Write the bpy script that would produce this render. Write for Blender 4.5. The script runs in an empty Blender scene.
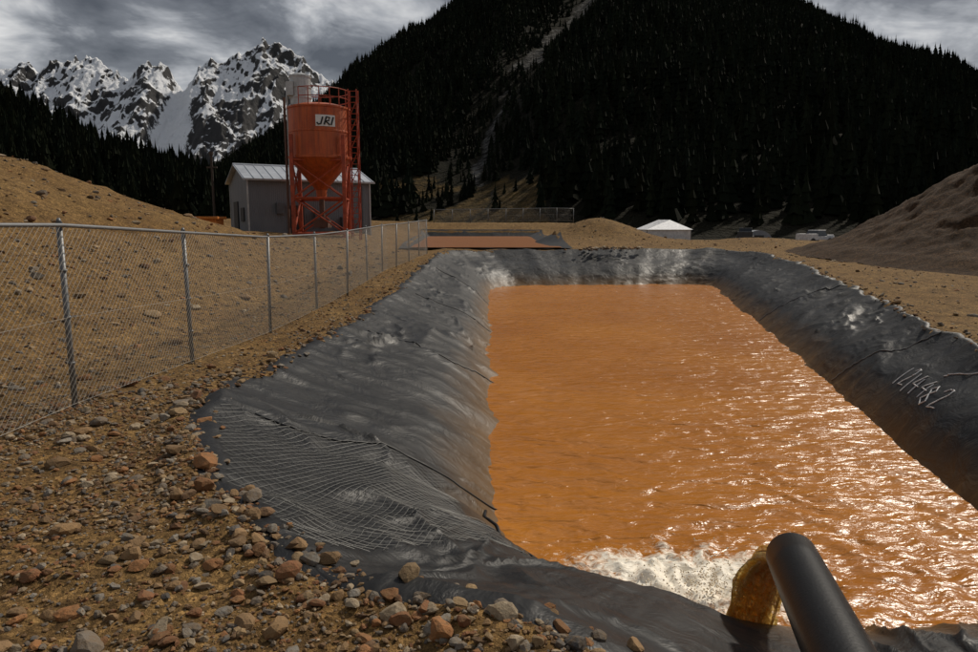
import bpy, math, numpy as np
from mathutils import Vector, Matrix
rng=np.random.default_rng(7)
scene=bpy.context.scene
# ------------------------------------------------------------ helpers
def _hash(ix,iy,seed):
    n=(ix.astype(np.int64)*374761393+iy.astype(np.int64)*668265263+seed*974634777)&0xffffffff
    n=((n^(n>>13))*1274126177)&0xffffffff
    n=n^(n>>16)
    return (n&0xffffff)/float(0xffffff)
def vn(x,y,seed=0):
    x=np.asarray(x,float);y=np.asarray(y,float)
    ix=np.floor(x);iy=np.floor(y);fx=x-ix;fy=y-iy
    fx=fx*fx*fx*(fx*(fx*6-15)+10);fy=fy*fy*fy*(fy*(fy*6-15)+10)
    a=_hash(ix,iy,seed);b=_hash(ix+1,iy,seed);c=_hash(ix,iy+1,seed);d=_hash(ix+1,iy+1,seed)
    return ((a*(1-fx)+b*fx)*(1-fy)+(c*(1-fx)+d*fx)*fy)*2-1
def fbm(x,y,o=4,seed=0,g=.5):
    s=0;a=1;t=0
    for k in range(o):
        s=s+a*vn(x*2**k+k*17.3,y*2**k-k*9.1,seed+k);t+=a;a*=g
    return s/t
def ridged(x,y,o=4,seed=0):
    s=0;a=1;t=0
    for k in range(o):
        s=s+a*(1-2*np.abs(vn(x*2**k+k*17.3,y*2**k-k*9.1,seed+k)));t+=a;a*=.5
    return s/t
def sst(a,b,x):
    t=np.clip((x-a)/(b-a),0,1);return t*t*(3-2*t)
def mesh_obj(name,V,F,mat=None,smooth=False,attrs=None):
    V=np.asarray(V,np.float32).reshape(-1,3);F=np.asarray(F,np.int32);k=F.shape[1]
    me=bpy.data.meshes.new(name)
    me.vertices.add(len(V));me.vertices.foreach_set('co',V.ravel())
    me.loops.add(F.size);me.loops.foreach_set('vertex_index',F.ravel())
    me.polygons.add(len(F))
    me.polygons.foreach_set('loop_start',np.arange(0,F.size,k,dtype=np.int32))
    me.polygons.foreach_set('loop_total',np.full(len(F),k,np.int32))
    me.polygons.foreach_set('use_smooth',np.full(len(F),smooth,bool))
    me.update(calc_edges=True)
    if attrs:
        for n,a in attrs.items():
            a=np.asarray(a,np.float32)
            if a.ndim==1:
                at=me.attributes.new(n,'FLOAT','POINT');at.data.foreach_set('value',a)
            else:
                at=me.attributes.new(n,'FLOAT_COLOR','POINT')
                at.data.foreach_set('color',np.hstack([a,np.ones((len(a),1))]).astype(np.float32).ravel())
    ob=bpy.data.objects.new(name,me);scene.collection.objects.link(ob)
    if mat: me.materials.append(mat)
    return ob
def gridF(nx,ny,off=0):
    i=np.arange(nx*ny).reshape(ny,nx)+off
    return np.stack([i[:-1,:-1],i[:-1,1:],i[1:,1:],i[1:,:-1]],-1).reshape(-1,4)
class M:
    """accumulates primitives into one mesh"""
    def __init__(s): s.v=[];s.f=[];s.n=0
    def add(s,v,f):
        s.v+= [tuple(p) for p in v]; s.f+=[tuple(i+s.n for i in q) for q in f]; s.n+=len(v)
    def box(s,c,size,rz=0,mat=None):
        x,y,z=[d/2 for d in size];R=Matrix.Rotation(rz,3,'Z') if mat is None else mat
        vs=[Vector(c)+R@Vector((a*x,b*y,d*z)) for d in(-1,1) for a,b in((-1,-1),(1,-1),(1,1),(-1,1))]
        s.add(vs,[(3,2,1,0),(4,5,6,7),(0,1,5,4),(1,2,6,5),(2,3,7,6),(3,0,4,7)])
    def cyl(s,p0,p1,r0,r1=None,n=12,cap=True):
        r1=r0 if r1 is None else r1
        p0=Vector(p0);p1=Vector(p1);d=(p1-p0).normalized()
        a=d.orthogonal().normalized();b=d.cross(a)
        vs=[];
        for p,r in((p0,r0),(p1,r1)):
            for k in range(n):
                t=2*math.pi*k/n;vs.append(p+a*math.cos(t)*r+b*math.sin(t)*r)
        fs=[(k,(k+1)%n,n+(k+1)%n,n+k) for k in range(n)]
        if cap: fs+= [tuple(reversed(range(n))),tuple(range(n,2*n))]
        s.add(vs,fs)
    def tube(s,pts,r,n=6):
        pts=[Vector(p) for p in pts];vs=[];fs=[]
        R_=r if hasattr(r,'__len__') else [r]*len(pts)
        for i,p in enumerate(pts):
            d=(pts[min(i+1,len(pts)-1)]-pts[max(i-1,0)]).normalized()
            a=d.cross(Vector((0,0,1)));a=a.normalized() if a.length>1e-3 else Vector((1,0,0));b=d.cross(a)
            for k in range(n):
                t=2*math.pi*k/n;vs.append(p+(a*math.cos(t)+b*math.sin(t))*R_[i])
        for i in range(len(pts)-1):
            for k in range(n):
                fs.append((i*n+k,i*n+(k+1)%n,(i+1)*n+(k+1)%n,(i+1)*n+k))
        fs+= [tuple(reversed(range(n))),tuple(range((len(pts)-1)*n,len(pts)*n))]
        s.add(vs,fs)
    def obj(s,name,mat,smooth=False,bevel=0):
        me=bpy.data.meshes.new(name);me.from_pydata([tuple(p) for p in s.v],[],s.f);me.update()
        if smooth:
            me.polygons.foreach_set('use_smooth',[True]*len(me.polygons))
        ob=bpy.data.objects.new(name,me);scene.collection.objects.link(ob);me.materials.append(mat)
        if bevel:
            m=ob.modifiers.new('bev','BEVEL');m.width=bevel;m.segments=2;m.limit_method='ANGLE'
        return ob
def group(name,objs,loc=(0,0,0)):
    e=bpy.data.objects.new(name,None);e.empty_display_size=.1;scene.collection.objects.link(e)
    e.location=loc
    for o in objs:
        o.parent=e;o.matrix_parent_inverse=Matrix.Translation(-Vector(loc))
    return e
# ------------------------------------------------------------ materials
def new_mat(name):
    m=bpy.data.materials.new(name);m.use_nodes=True;nt=m.node_tree
    return m,nt,nt.nodes['Principled BSDF']
class N:
    def __init__(s,nt): s.nt=nt
    def n(s,t,**k):
        x=s.nt.nodes.new(t)
        for a,b in k.items(): setattr(x,a,b)
        return x
    def l(s,a,b): s.nt.links.new(a,b)
    def pos(s): return s.n('ShaderNodeNewGeometry').outputs['Position']
    def noise(s,vec,scale,detail=4,rough=.6,dist=0):
        x=s.n('ShaderNodeTexNoise');x.inputs['Scale'].default_value=scale;x.inputs['Detail'].default_value=detail
        x.inputs['Roughness'].default_value=rough;x.inputs['Distortion'].default_value=dist
        if vec is not None: s.l(vec,x.inputs['Vector'])
        return x.outputs['Fac']
    def vor(s,vec,scale,out='Distance',feature='F1'):
        x=s.n('ShaderNodeTexVoronoi',feature=feature);x.inputs['Scale'].default_value=scale
        s.l(vec,x.inputs['Vector']);return x.outputs[out]
    def scale(s,vec,sc):
        x=s.n('ShaderNodeMapping');x.inputs['Scale'].default_value=sc;s.l(vec,x.inputs['Vector']);return x.outputs[0]
    def ramp(s,fac,stops,interp='LINEAR'):
        x=s.n('ShaderNodeValToRGB');r=x.color_ramp;r.interpolation=interp
        while len(r.elements)<len(stops): r.elements.new(.5)
        for e,(p,c) in zip(r.elements,stops):
            e.position=p;e.color=(c,c,c,1) if not hasattr(c,'__len__') else (*c,1)
        s.l(fac,x.inputs[0]);return x.outputs[0]
    def mix(s,fac,a,b,mode='MIX'):
        x=s.n('ShaderNodeMix',data_type='RGBA',blend_type=mode)
        for sock,v in((x.inputs[0],fac),(x.inputs[6],a),(x.inputs[7],b)):
            if hasattr(v,'is_linked'): s.l(v,sock)
            else: sock.default_value=v if not hasattr(v,'__len__') else (*v,1)
        return x.outputs[2]
    def math(s,op,a,b=0.,clamp=False):
        x=s.n('ShaderNodeMath',operation=op);x.use_clamp=clamp
        for sock,v in((x.inputs[0],a),(x.inputs[1],b)):
            if hasattr(v,'is_linked'): s.l(v,sock)
            else: sock.default_value=v
        return x.outputs[0]
    def attr(s,name): return s.n('ShaderNodeAttribute',attribute_name=name)
    def bump(s,h,strength,dist,normal=None):
        x=s.n('ShaderNodeBump');x.inputs['Strength'].default_value=strength;x.inputs['Distance'].default_value=dist
        s.l(h,x.inputs['Height'])
        if normal is not None: s.l(normal,x.inputs['Normal'])
        return x.outputs[0]
def simple(name,col,rough=.5,metal=0,var=.25,scale=3,bump=0):
    m,nt,b=new_mat(name);q=N(nt);p=q.pos()
    f=q.ramp(q.noise(p,scale,4,.65),[(.3,0),(.7,1)])
    q.l(q.mix(f,tuple(c*(1-var) for c in col),tuple(min(1,c*(1+var)) for c in col)),b.inputs['Base Color'])
    b.inputs['Roughness'].default_value=rough;b.inputs['Metallic'].default_value=metal
    if bump: q.l(q.bump(q.noise(p,scale*6,3),.5,bump),b.inputs['Normal'])
    return m
def dirt_mat(name,c1,c2,c3,fine=1.):
    m,nt,b=new_mat(name);q=N(nt);p=q.pos()
    big=q.ramp(q.noise(p,.35,4,.6),[(.35,0),(.65,1)])
    col=q.mix(big,c1,c2)
    nm=q.noise(p,3.1,6,.78)
    mid=q.ramp(nm,[(.40,0),(.60,1)])
    col=q.mix(q.math('MULTIPLY',mid,.75),col,c3)
    vc=q.vor(p,34*fine,'Color');sep=q.n('ShaderNodeSeparateColor');q.l(vc,sep.inputs[0])
    col=q.mix(1.,col,q.ramp(sep.outputs[0],[(0,.5),(.5,.9),(.85,1.2),(1,1.9)]),'MULTIPLY')
    nf=q.noise(p,95*fine,3,.7)
    col=q.mix(1.,col,q.ramp(nf,[(.3,.55),(.7,1.4)]),'MULTIPLY')
    q.l(col,b.inputs['Base Color']);b.inputs['Roughness'].default_value=.95
    b.inputs['Specular IOR Level'].default_value=.15
    n1=q.bump(nm,.9,.07);n3=q.bump(nf,.7,.012,n1)
    q.l(n3,b.inputs['Normal']);return m
ground_m=dirt_mat('dirt_gravel',(.20,.114,.040),(.265,.162,.061),(.100,.057,.023))
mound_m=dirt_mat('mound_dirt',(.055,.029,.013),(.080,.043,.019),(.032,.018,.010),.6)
galv=simple('galvanised_steel',(.17,.175,.18),.5,.4,.15,8)
wire_m=simple('fence_wire',(.26,.24,.21),.6,.2,.15,8)
black_pipe=simple('black_hdpe',(.0050,.0050,.0056),.42,0,.4,9,.003)
black_pipe.node_tree.nodes['Principled BSDF'].inputs['Specular IOR Level'].default_value=.3
# weathered silo paint: vertical grime streaks, faded patches
orange,nt,b=new_mat('weathered_orange_paint');q=N(nt);p=q.pos()
st=q.ramp(q.noise(q.scale(p,(3.2,3.2,.22)),1.6,6,.7),[(.42,0),(.68,1)])
fd=q.ramp(q.noise(p,.9,5,.7),[(.35,0),(.7,1)])
c=q.mix(fd,(.44,.072,.013),(.56,.125,.026))
c=q.mix(q.math('MULTIPLY',st,.7),c,(.15,.035,.014))
sp_=q.ramp(q.noise(p,9,5,.75),[(.62,0),(.70,.8)])
c=q.mix(sp_,c,(.10,.035,.018))
q.l(c,b.inputs['Base Color']);b.inputs['Roughness'].default_value=.5
q.l(q.bump(q.noise(p,5,3),.3,.02),b.inputs['Normal'])
orange_d=simple('orange_frame_paint',(.34,.050,.014),.5,0,.4,3)
white_p=simple('white_paint',(.75,.75,.73),.5,0,.08,4)
dark_m=simple('dark_rubber',(.02,.02,.02),.6,0,.3,5)
glass_m=simple('dark_glass',(.02,.025,.03),.1,0,.2,5)
silver_tank=simple('dull_aluminium',(.45,.45,.44),.4,.4,.2,3)
# ------------------------------------------------------------ terrain heights
WZ=-1.5
def hbase(X,Y):
    X=np.asarray(X,float);Y=np.asarray(Y,float)
    z=np.interp(Y,[0,6.8,9.5,13,17,20,27,30,36.5,42,50,60,84,88,93,105,130,150],[0,0,-.1,-.22,-.22,-.17,0,.05,.25,.25,.55,.6,.6,.75,2.1,2.1,.3,-.3])
    # spoil hillside behind the fence
    r=np.clip(-5.6-X,0,40);sl=.45*(np.sqrt(r*r+1)-1)
    sl=8*np.tanh(sl/8)
    w=1-.93*sst(23,44,Y)
    z=z+sl*w
    z=z+.65*sst(-5.6-np.clip(Y-44,0,60)*.07,-9-np.clip(Y-44,0,60)*.07,X)*sst(34,44,Y)*(1-sst(84,93,Y))
    # low near-right shoulder carrying the discharge pipe
    z=z-.42*sst(.2,1.6,X)*(1-sst(4.5,8,Y))
    # right side falls away to the valley
    z=z-1.3*sst(8,30,X)*sst(48,85,Y)-1.2*sst(12,20,X)*sst(82,93,Y)*(1-sst(110,130,Y))
    z=z+1.75*np.exp(-((X-8.8)/3.8)**2-((Y-57)/3.5)**2)
    z=z+.4*np.exp(-((X-19)/4)**2-((Y-50)/3)**2)
    return z
def hrough(X,Y):
    d=np.hypot(X,Y)
    return fbm(X*.45,Y*.45,4,3)*.10*sst(2,20,d)+fbm(X*2.2,Y*2.2,3,11)*.045+fbm(X*9,Y*9,3,21)*.014
CT=np.array([(-2.8,7.2),(-2.72,6.3),(-1.95,4.72),(-1.4,4.02),(-.45,3.36),(.5,2.93),(1.6,2.5),(3.5,2.3),(5.3,2.4),(6.7,4),(7.1,7.5),(7.7,10.5),(10.6,19.6),(13.8,31.5),(15,40),(13.5,43.2),(6,43),(0,42.4),(-2.4,40),(-2.7,36),(-2.7,25),(-2.75,13)])
CW=np.array([(0,8.0),(.05,7.35),(.3,6.8),(.6,6.3),(1.0,5.85),(1.7,5.6),(2.6,5.42),(3.6,5.33),(4.4,5.4),(5.15,6.2),(5.65,7.6),(6.3,10.5),(8.3,19.6),(10.9,32),(12.3,38),(11.5,39.4),(6,38.9),(1.2,38.5),(.1,37),(0,33),(0,25),(0,13)])
Ts=[];Ws=[]
K=len(CT)
for i in range(K):
    j=(i+1)%K
    dist=max(3,np.hypot(*(CT[i]+CT[j])/2));n=int(max(6,min(170,np.hypot(*(CT[j]-CT[i]))/(dist*.0065))))
    for k in range(n):
        t=k/n;Ts.append(CT[i]*(1-t)+CT[j]*t);Ws.append(CW[i]*(1-t)+CW[j]*t)
Ts=np.array(Ts);Ws=np.array(Ws)
def smooth(P,w):
    kern=np.hanning(w+2)[1:-1];kern/=kern.sum();h=w//2
    Q=np.vstack([P[-h:],P,P[:h]])
    return np.stack([np.convolve(Q[:,c],kern,'valid') for c in range(P.shape[1])],1)
Ts=smooth(Ts,15);Ws=smooth(Ws,15)
NS=len(Ts)
arc=np.concatenate([[0],np.cumsum(np.hypot(*np.diff(Ts,axis=0).T))])
dirTW=(Ws-Ts);lenTW=np.hypot(*dirTW.T)[:,None];dirTW=dirTW/lenTW
Ts=Ts+dirTW*(fbm(arc*.9,arc*0,4,5)*.24+fbm(arc*4,arc*0,3,6)*.09)[:,None]*np.clip(np.hypot(*Ts.T)/8,.5,1.2)[:,None]
Ws=Ws+dirTW*(fbm(arc*.8,arc*0,3,8)*.12)[:,None]
def sdist_in(X,Y,P):
    """positive distance to polygon edge inside, negative outside"""
    sh=X.shape;x=X.ravel();y=Y.ravel();out=np.empty(len(x))
    A=P;B=np.roll(P,-1,0);D=B-A;L=(D**2).sum(1)
    for s in range(0,len(x),20000):
        px=x[s:s+20000,None];py=y[s:s+20000,None]
        t=np.clip(((px-A[:,0])*D[:,0]+(py-A[:,1])*D[:,1])/L,0,1)
        d=np.sqrt(((px-A[:,0]-t*D[:,0])**2+(py-A[:,1]-t*D[:,1])**2).min(1))
        c=((A[:,1]>py)!=(B[:,1]>py))&(px<(D[:,0]*(py-A[:,1])/np.where(D[:,1]==0,1e-9,D[:,1])+A[:,0]))
        out[s:s+20000]=np.where(c.sum(1)%2==1,d,-d)
    return out.reshape(sh)
Tpoly=Ts[::5]
def growing(a,b,h0,k):
    o=[a]
    while o[-1]<b: o.append(o[-1]+h0+k*max(0,o[-1]-a))
    return np.array(o)
def gextra(X,Y,sd):
    z=sst(-5.5,-9,X)*ridged(X*.22,Y*.3,4,35)*.28*(Y<48)
    return z+.035*np.exp(-((sd+.24)/.18)**2)*(1+fbm(X*2,Y*2,3,31))
# ------------------------------------------------------------ ground
xr=np.concatenate([-growing(8,1500,.12,.05)[::-1],np.arange(-7.93,8,.06),growing(8.05,1500,.12,.05)])
yr=np.concatenate([np.arange(-30,-2,2.),np.arange(-2,1.8,.3),growing(1.9,1500,.04,.0075)])
X,Y=np.meshgrid(xr,yr)
sub=(X>-5)&(X<18)&(Y>1)&(Y<46)
sd=np.full(X.shape,-9.);sd[sub]=sdist_in(X[sub],Y[sub],Tpoly)
Z=hbase(X,Y)+hrough(X,Y)*(Y<400)+gextra(X,Y,sd)
Z=np.where(sd>0,Z-np.clip(1.5*(sd-.0),0,2.7)-.03,Z)
xl=-5.2-(Y-44)*.07;xrr=4.9+(Y-44)*.03
pit2=(X>xl)&(X<xrr)&(Y>44)&(Y<89)
ex=np.minimum(np.minimum(X-xl,xrr-X),np.minimum(Y-44,(89-Y)))
Z=np.where(pit2,Z-np.clip(ex*1.2,0,2),Z)
ground=mesh_obj('ground',np.stack([X,Y,Z],-1),gridF(len(xr),len(yr)),ground_m,True)
# ------------------------------------------------------------ liner
tj=np.concatenate([[-.12,-.05],np.linspace(0,1,60),[1.08,1.2,1.4]])
L=np.zeros((NS,len(tj),3))
zT=hbase(Ts[:,0],Ts[:,1])+hrough(Ts[:,0],Ts[:,1])+.045
ll=lenTW[:,0]
S=arc[:,None]*np.ones((1,len(tj)));Tt=np.ones((NS,1))*tj[None,:]
L[...,0]=Ts[:,0:1]+(Ws-Ts)[:,0:1]*Tt
L[...,1]=Ts[:,1:2]+(Ws-Ts)[:,1:2]*Tt
tc=np.clip(Tt,0,1.4)
prof=tc-.10*np.sin(np.clip(tc,0,1)*math.pi)+0.05*np.sin(np.clip(tc,0,1)*2*math.pi)
Lz=zT[:,None]*(1-prof)+(WZ)*prof
x_=L[...,0];y_=L[...,1]
D=Tt*ll[:,None]
env=np.clip(tc*4,0,1)*.7+.3
wv=fbm(S*.55,D*.5,3,41)
def crease(u,v,seed,pw): return (1-np.abs(vn(u,v,seed)))**pw
fold=crease(S*.85+wv*2.4+D*.5,D*.30,42,6)*.10*np.clip(.6+vn(S*.3,D*.3,47),0,1)
fold+=crease(S*2.0-D*1.2+wv*2.6,D*.7,43,10)*.055*np.clip(.45+vn(S*.5,D*.5,44)*1.4,0,1)
fold+=crease(S*.5+wv,D*1.2+wv*1.7,45,10)*.055*np.clip(.35+vn(S*.4,D*.4,48)*1.4,0,1)
fold+=crease(S*3.5+wv*3+D*2.5,D*1.6-S,49,9)*.022*np.clip(.2+vn(S*.7,D*.7,50)*1.5,0,1)
taut=1-.85*np.exp(-((Ws[:,1:2]-10.6)/1.5)**2)*(Ws[:,0:1]>5)   # liner is pulled taut where it was marked
disp=wv*.08*taut+fold*env*taut+fbm(S*3,D*3,3,46)*.010
outer=Tt<0
disp=np.where(outer,disp*.3,disp)
Lz=Lz+disp
hg=hbase(x_,y_)+hrough(x_,y_)
Lz=np.where(Tt<-.1,hg-.06,np.where(outer,hg+.03,Lz))
L[...,2]=Lz
L2=np.concatenate([L,L[:1]],0)
def idx_left(yv):
    c=np.where((Ws[:,0]<1.0)&(np.abs(Ws[:,1]-yv)<.6+yv*.03))[0]
    return c[np.argmin(np.abs(Ws[c,1]-yv))]
def idx_right(yv):
    c=np.where((Ws[:,0]>5.0)&(Ws[:,1]<37.5)&(np.abs(Ws[:,1]-yv)<.8+yv*.03))[0]
    return c[np.argmin(np.abs(Ws[c,1]-yv))]
ml,nt,b=new_mat('pond_liner_black');q=N(nt);p=q.pos()
sepz=q.n('ShaderNodeSeparateXYZ');q.l(p,sepz.inputs[0])
dust=q.ramp(q.noise(p,1.1,6,.7),[(.40,0),(.80,1)])
col=q.mix(dust,(.0060,.0063,.0074),(.0165,.0165,.017))
speck=q.ramp(q.noise(p,22,5,.75),[(.60,0),(.74,1)])
dirtn=q.math('MULTIPLY',speck,q.ramp(q.noise(p,.8,3),[(.4,0),(.7,.4)]))
col=q.mix(dirtn,col,(.12,.08,.04))
hgt=q.math('SUBTRACT',sepz.outputs[2],WZ)
hn=q.math('ADD',hgt,q.math('MULTIPLY',q.math('SUBTRACT',q.noise(p,1.6,5,.65),.5),-.5))
stain=q.ramp(hn,[(0.0,.95),(.12,.8),(.32,.42),(.60,0)])
col=q.mix(stain,col,(.12,.060,.012))
q.l(col,b.inputs['Base Color'])
q.l(q.ramp(q.noise(p,3,4),[(.3,.42),(.7,.62)]),b.inputs['Roughness'])
b.inputs['Specular IOR Level'].default_value=.30
nb=q.bump(q.noise(p,2.2,5,.6,.8),.5,.09);nb=q.bump(q.noise(p,60,2),.2,.003,nb)
q.l(nb,b.inputs['Normal'])
liner_sheet=mesh_obj('sheet',L2,gridF(len(tj),NS+1),ml,True)
def Lp(i,t,lift=0.0):
    i=int(i)%NS;j=np.interp(t,tj,np.arange(len(tj)));j0=int(j);f=j-j0
    v=L[i,j0]*(1-f)+L[i,min(j0+1,len(tj)-1)]*f
    return Vector((v[0],v[1],v[2]+lift))
seams=M()
seam_m=simple('liner_seam',(.006,.006,.007),.5,0,.3,5)
for yv in(7.7,14.2,21.5,29):
    i0=idx_left(yv)
    seams.tube([Lp(i0+ (vn(t*3.,yv)*3 if yv<20 else 0),t,.006) for t in np.linspace(.12,1.03,40)],.012 if yv<10 else .016,6)
edge=M()
for yv,sh in((14.6,-.22),(24,-.1)):
    i0=idx_right(yv);i1=idx_right(yv*(1-abs(sh)*.55))
    edge.tube([Lp(i1+(i0-i1)*t,t,.012) for t in np.linspace(.0,.97,30)],.014,6)
liner=group('pond_liner',[liner_sheet,seams.obj('seams',seam_m,True),edge.obj('seam_weld',simple('weld',(.16,.16,.155),.5),True)])
# chain-link netting lying on the near-left liner
iC=np.argmin(np.hypot(*(Ts-np.array([-1.0,3.85])).T))
iA=np.argmin(np.hypot(*(Ts-np.array([-2.72,6.9])).T))
span=(iC-iA)%NS
Lab=sum((Lp(iA+k+1,.45)-Lp(iA+k,.45)).length for k in range(span))
def netp(a,t): 
    k=a*span;k0=int(k);f=k-k0
    return Lp(iA+k0,t)*(1-f)+Lp(iA+k0+1,t)*f+Vector((0,0,.012))
wd=3.0;pitch=.085
nv=[];nf=[]
def thin(pts,r,V,F):
    pts=np.array(pts);base=sum(len(a) for a in V)
    d=np.gradient(pts,axis=0);d/=np.linalg.norm(d,axis=1)[:,None]+1e-9
    a=np.cross(d,[.3,.2,1]);a/=np.linalg.norm(a,axis=1)[:,None]+1e-9;b_=np.cross(d,a)
    ring=np.stack([pts+r*(a*math.cos(t)+b_*math.sin(t)) for t in(0,2.094,4.189)],1)
    V.append(ring.reshape(-1,3));n=len(pts)
    for k in range(3):
        i=np.arange(n-1)*3
        F.append(np.stack([i+k,i+(k+1)%3,i+3+(k+1)%3,i+3+k],1)+base)
for sgn in(1,-1):
    for c in np.arange(-wd,Lab+wd,pitch):
        pts=[]
        for t in np.linspace(.02,.80,40):
            s=c+sgn*(t*wd)*.8+(0 if sgn>0 else wd*.8)-wd*.4
            if 0<=s<=Lab: pts.append(netp(s/Lab,t))
        if len(pts)>2: thin(pts,.0020,nv,nf)
mesh_obj('chain_link_netting',np.vstack(nv),np.vstack(nf),simple('netting_wire',(.085,.085,.08),.55,.2,.3,5))
# spray-painted number on the right bank
spray=M()
def fold_pts(a,b):
    yv=12.0-a*1.25
    i=idx_right(yv);fr=(yv-Ws[i,1]);return Lp(i,.72-b/1.5,.010)+Vector((fr*.21,fr,0))
DG={'1':[[(.1,0),(.1,1)]],'2':[[(0,.8),(.15,1),(.4,.95),(.45,.7),(.25,.35),(0,0),(.5,.05)]],'4':[[(.3,1),(0,.4),(.5,.4)],[(.38,.8),(.36,0)]],'8':[[(.25,.5),(.05,.75),(.25,1),(.45,.75),(.25,.5),(0,.22),(.25,0),(.5,.22),(.25,.5)]]}
a0=0
for ci,ch in enumerate('1214482'):
    jb=.03*math.sin(ci*2.1)
    for st in DG[ch]:
        pts=[]
        for k in range(len(st)-1):
            for u in np.linspace(0,1,5)[(1 if k else 0):]:
                pts.append(fold_pts(a0+(st[k][0]*(1-u)+st[k+1][0]*u)*.34,jb+(st[k][1]*(1-u)+st[k+1][1]*u)*.34))
        spray.tube(pts,.010,5)
    a0+=.15 if ch=='1' else .27
spray.tube([fold_pts(.9+.75*u,.50+.30*u) for u in np.linspace(0,1,10)],.010,5)
spray.obj('spray_painted_number',simple('white_spray_paint',(.65,.65,.65),.7,0,.3,20))
# ------------------------------------------------------------ water
wx=np.concatenate([np.arange(-1,3.9,.026),growing(3.9,15,.033,.01)])
wy=growing(4.9,41,.024,.0045)
X,Y=np.meshgrid(wx,wy)
fx,fy=1.82,6.15
R=np.hypot(X-fx,(Y-fy));TH=np.arctan2(Y-fy,X-fx)
rw=1+.32*vn(TH*2.2+9,R*.4,60)+.2*vn(TH*5,R*1.5,59)
foam=np.exp(-(((X-fx)/1.08)**2+((Y-fy)/.80)**2)**1.0/rw**2)
warp=fbm(X*.6,Y*.6,3,61)
wav=.014*np.sin(R*9.5+warp*8)*np.exp(-R*.14)*sst(.3,1.4,R)
wav+=.015*ridged(X*.8+warp,Y*2.0+warp*2.0,3,62)
wav+=.009*ridged(X*2.6+warp*3,Y*6+warp*3,3,66)
wav*=np.interp(Y,[5,12,40],[1.0,1.2,1.8])
wav+=foam*(.10*np.abs(ridged(X*2.6,Y*2.6,3,63))+.06*fbm(X*7,Y*7,3,64)+.02)
V=np.stack([X,Y,WZ+wav],-1)
F=gridF(len(wx),len(wy))
mid=Ts*.25+Ws*.75
cx=X.ravel()[F].mean(1);cy=Y.ravel()[F].mean(1)
keep=sdist_in(cx,cy,mid[::5])>0
mw,nt,b=new_mat('orange_mine_water');q=N(nt);p=q.pos()
sx=q.scale(p,(1,2.3,1))
col=q.mix(q.ramp(q.noise(p,.25,4),[(.35,0),(.65,1)]),(.37,.130,.014),(.455,.172,.021))
fo=q.attr('foam').outputs['Fac']
fn=q.noise(p,6,6,.72,2.4)
fm=q.math('ADD',q.math('MULTIPLY',fo,1.05),q.math('MULTIPLY',q.math('SUBTRACT',fn,.5),2.0))
fmask=q.ramp(fm,[(.36,0),(.56,.5),(.82,1)])
fmask=q.math('MULTIPLY',fmask,q.ramp(fo,[(.03,0),(.2,1)]))
col=q.mix(fmask,col,(.90,.83,.70))
q.l(col,b.inputs['Base Color'])
q.l(q.mix(fmask,(.25,.25,.25),(.5,.5,.5)),b.inputs['Roughness'])
b.inputs['IOR'].default_value=1.33
b.inputs['Specular IOR Level'].default_value=.5
n0=q.bump(q.noise(sx,1.3,2,.5,.6),.75,.13)
n1=q.bump(q.noise(sx,3.4,3,.55,.8),.75,.045,n0);n2=q.bump(q.noise(sx,10,3,.6,.5),.6,.012,n1)
q.l(n2,b.inputs['Normal'])
water=mesh_obj('water',V,F[keep],mw,True,{'foam':foam.ravel()})
# second pond beyond the berm
m2,nt,b=new_mat('settling_pond_water');q=N(nt);p=q.pos()
q.l(q.mix(q.noise(p,.8,3),(.24,.078,.010),(.32,.11,.015)),b.inputs['Base Color']);b.inputs['Roughness'].default_value=.3
q.l(q.bump(q.noise(p,2,4),.8,.10),b.inputs['Normal'])
gy,gt=np.meshgrid(np.linspace(44.2,88.8,80),np.linspace(0,1,30),indexing='ij')
gx=(-4.9-(gy-44)*.07)*(1-gt)+(4.6+(gy-44)*.03)*gt
mesh_obj('water.001',np.stack([gx,gy,.42+gx*0],-1),gridF(30,80),m2,True)
rim=[(-5.6,43.6),(5.2,43.6),(6.7,89.6),(-8.6,89.6)];inn=[(-4.6,44.6),(3.2,44.6),(4.6,88.2),(-7.4,88.2)]
VV=[]
for a in range(4):
    for k in range(40):
        t=k/40
        o=np.array(rim[a])*(1-t)+np.array(rim[(a+1)%4])*t;i_=np.array(inn[a])*(1-t)+np.array(inn[(a+1)%4])*t
        for w in np.linspace(0,1,8):
            pt=o*(1-w)+i_*w;zo=min(float(hbase(o[0],o[1]))+.07,1.3)
            VV.append((pt[0],pt[1],zo*(1-w)+.34*w+.05*float(fbm(pt[0]*1.3,pt[1]*1.3,3,71))))
VV+=VV[:8]
mesh_obj('pond_liner.001',VV,gridF(8,161),ml,True)
# ------------------------------------------------------------ rocks
def ico(sub):
    import bmesh
    bm=bmesh.new();bmesh.ops.create_icosphere(bm,subdivisions=sub,radius=1)
    v=np.array([x.co[:] for x in bm.verts]);f=np.array([[q.index for q in x.verts] for x in bm.faces]);bm.free();return v,f
i1,i2=ico(1),ico(2)
def rockset(base,n):
    out=[]
    for k in range(n):
        v,f=base;v=v.copy()
        for _ in range(10):
            d=rng.normal(size=3);d/=np.linalg.norm(d);c=rng.uniform(.45,.85)
            s=v@d;v-=np.clip(s-c,0,None)[:,None]*d
        v*=rng.uniform(.93,1.05,(len(v),1))
        v*=np.array([1,rng.uniform(.6,.95),rng.uniform(.35,.7)]);out.append(v)
    return out,base[1]
PAL=np.array([(.25,.15,.07),(.30,.20,.10),(.17,.14,.11),(.21,.19,.16),(.20,.08,.03),(.14,.075,.035),(.38,.30,.20),(.10,.095,.09),(.28,.12,.04),(.24,.14,.06)])
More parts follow.
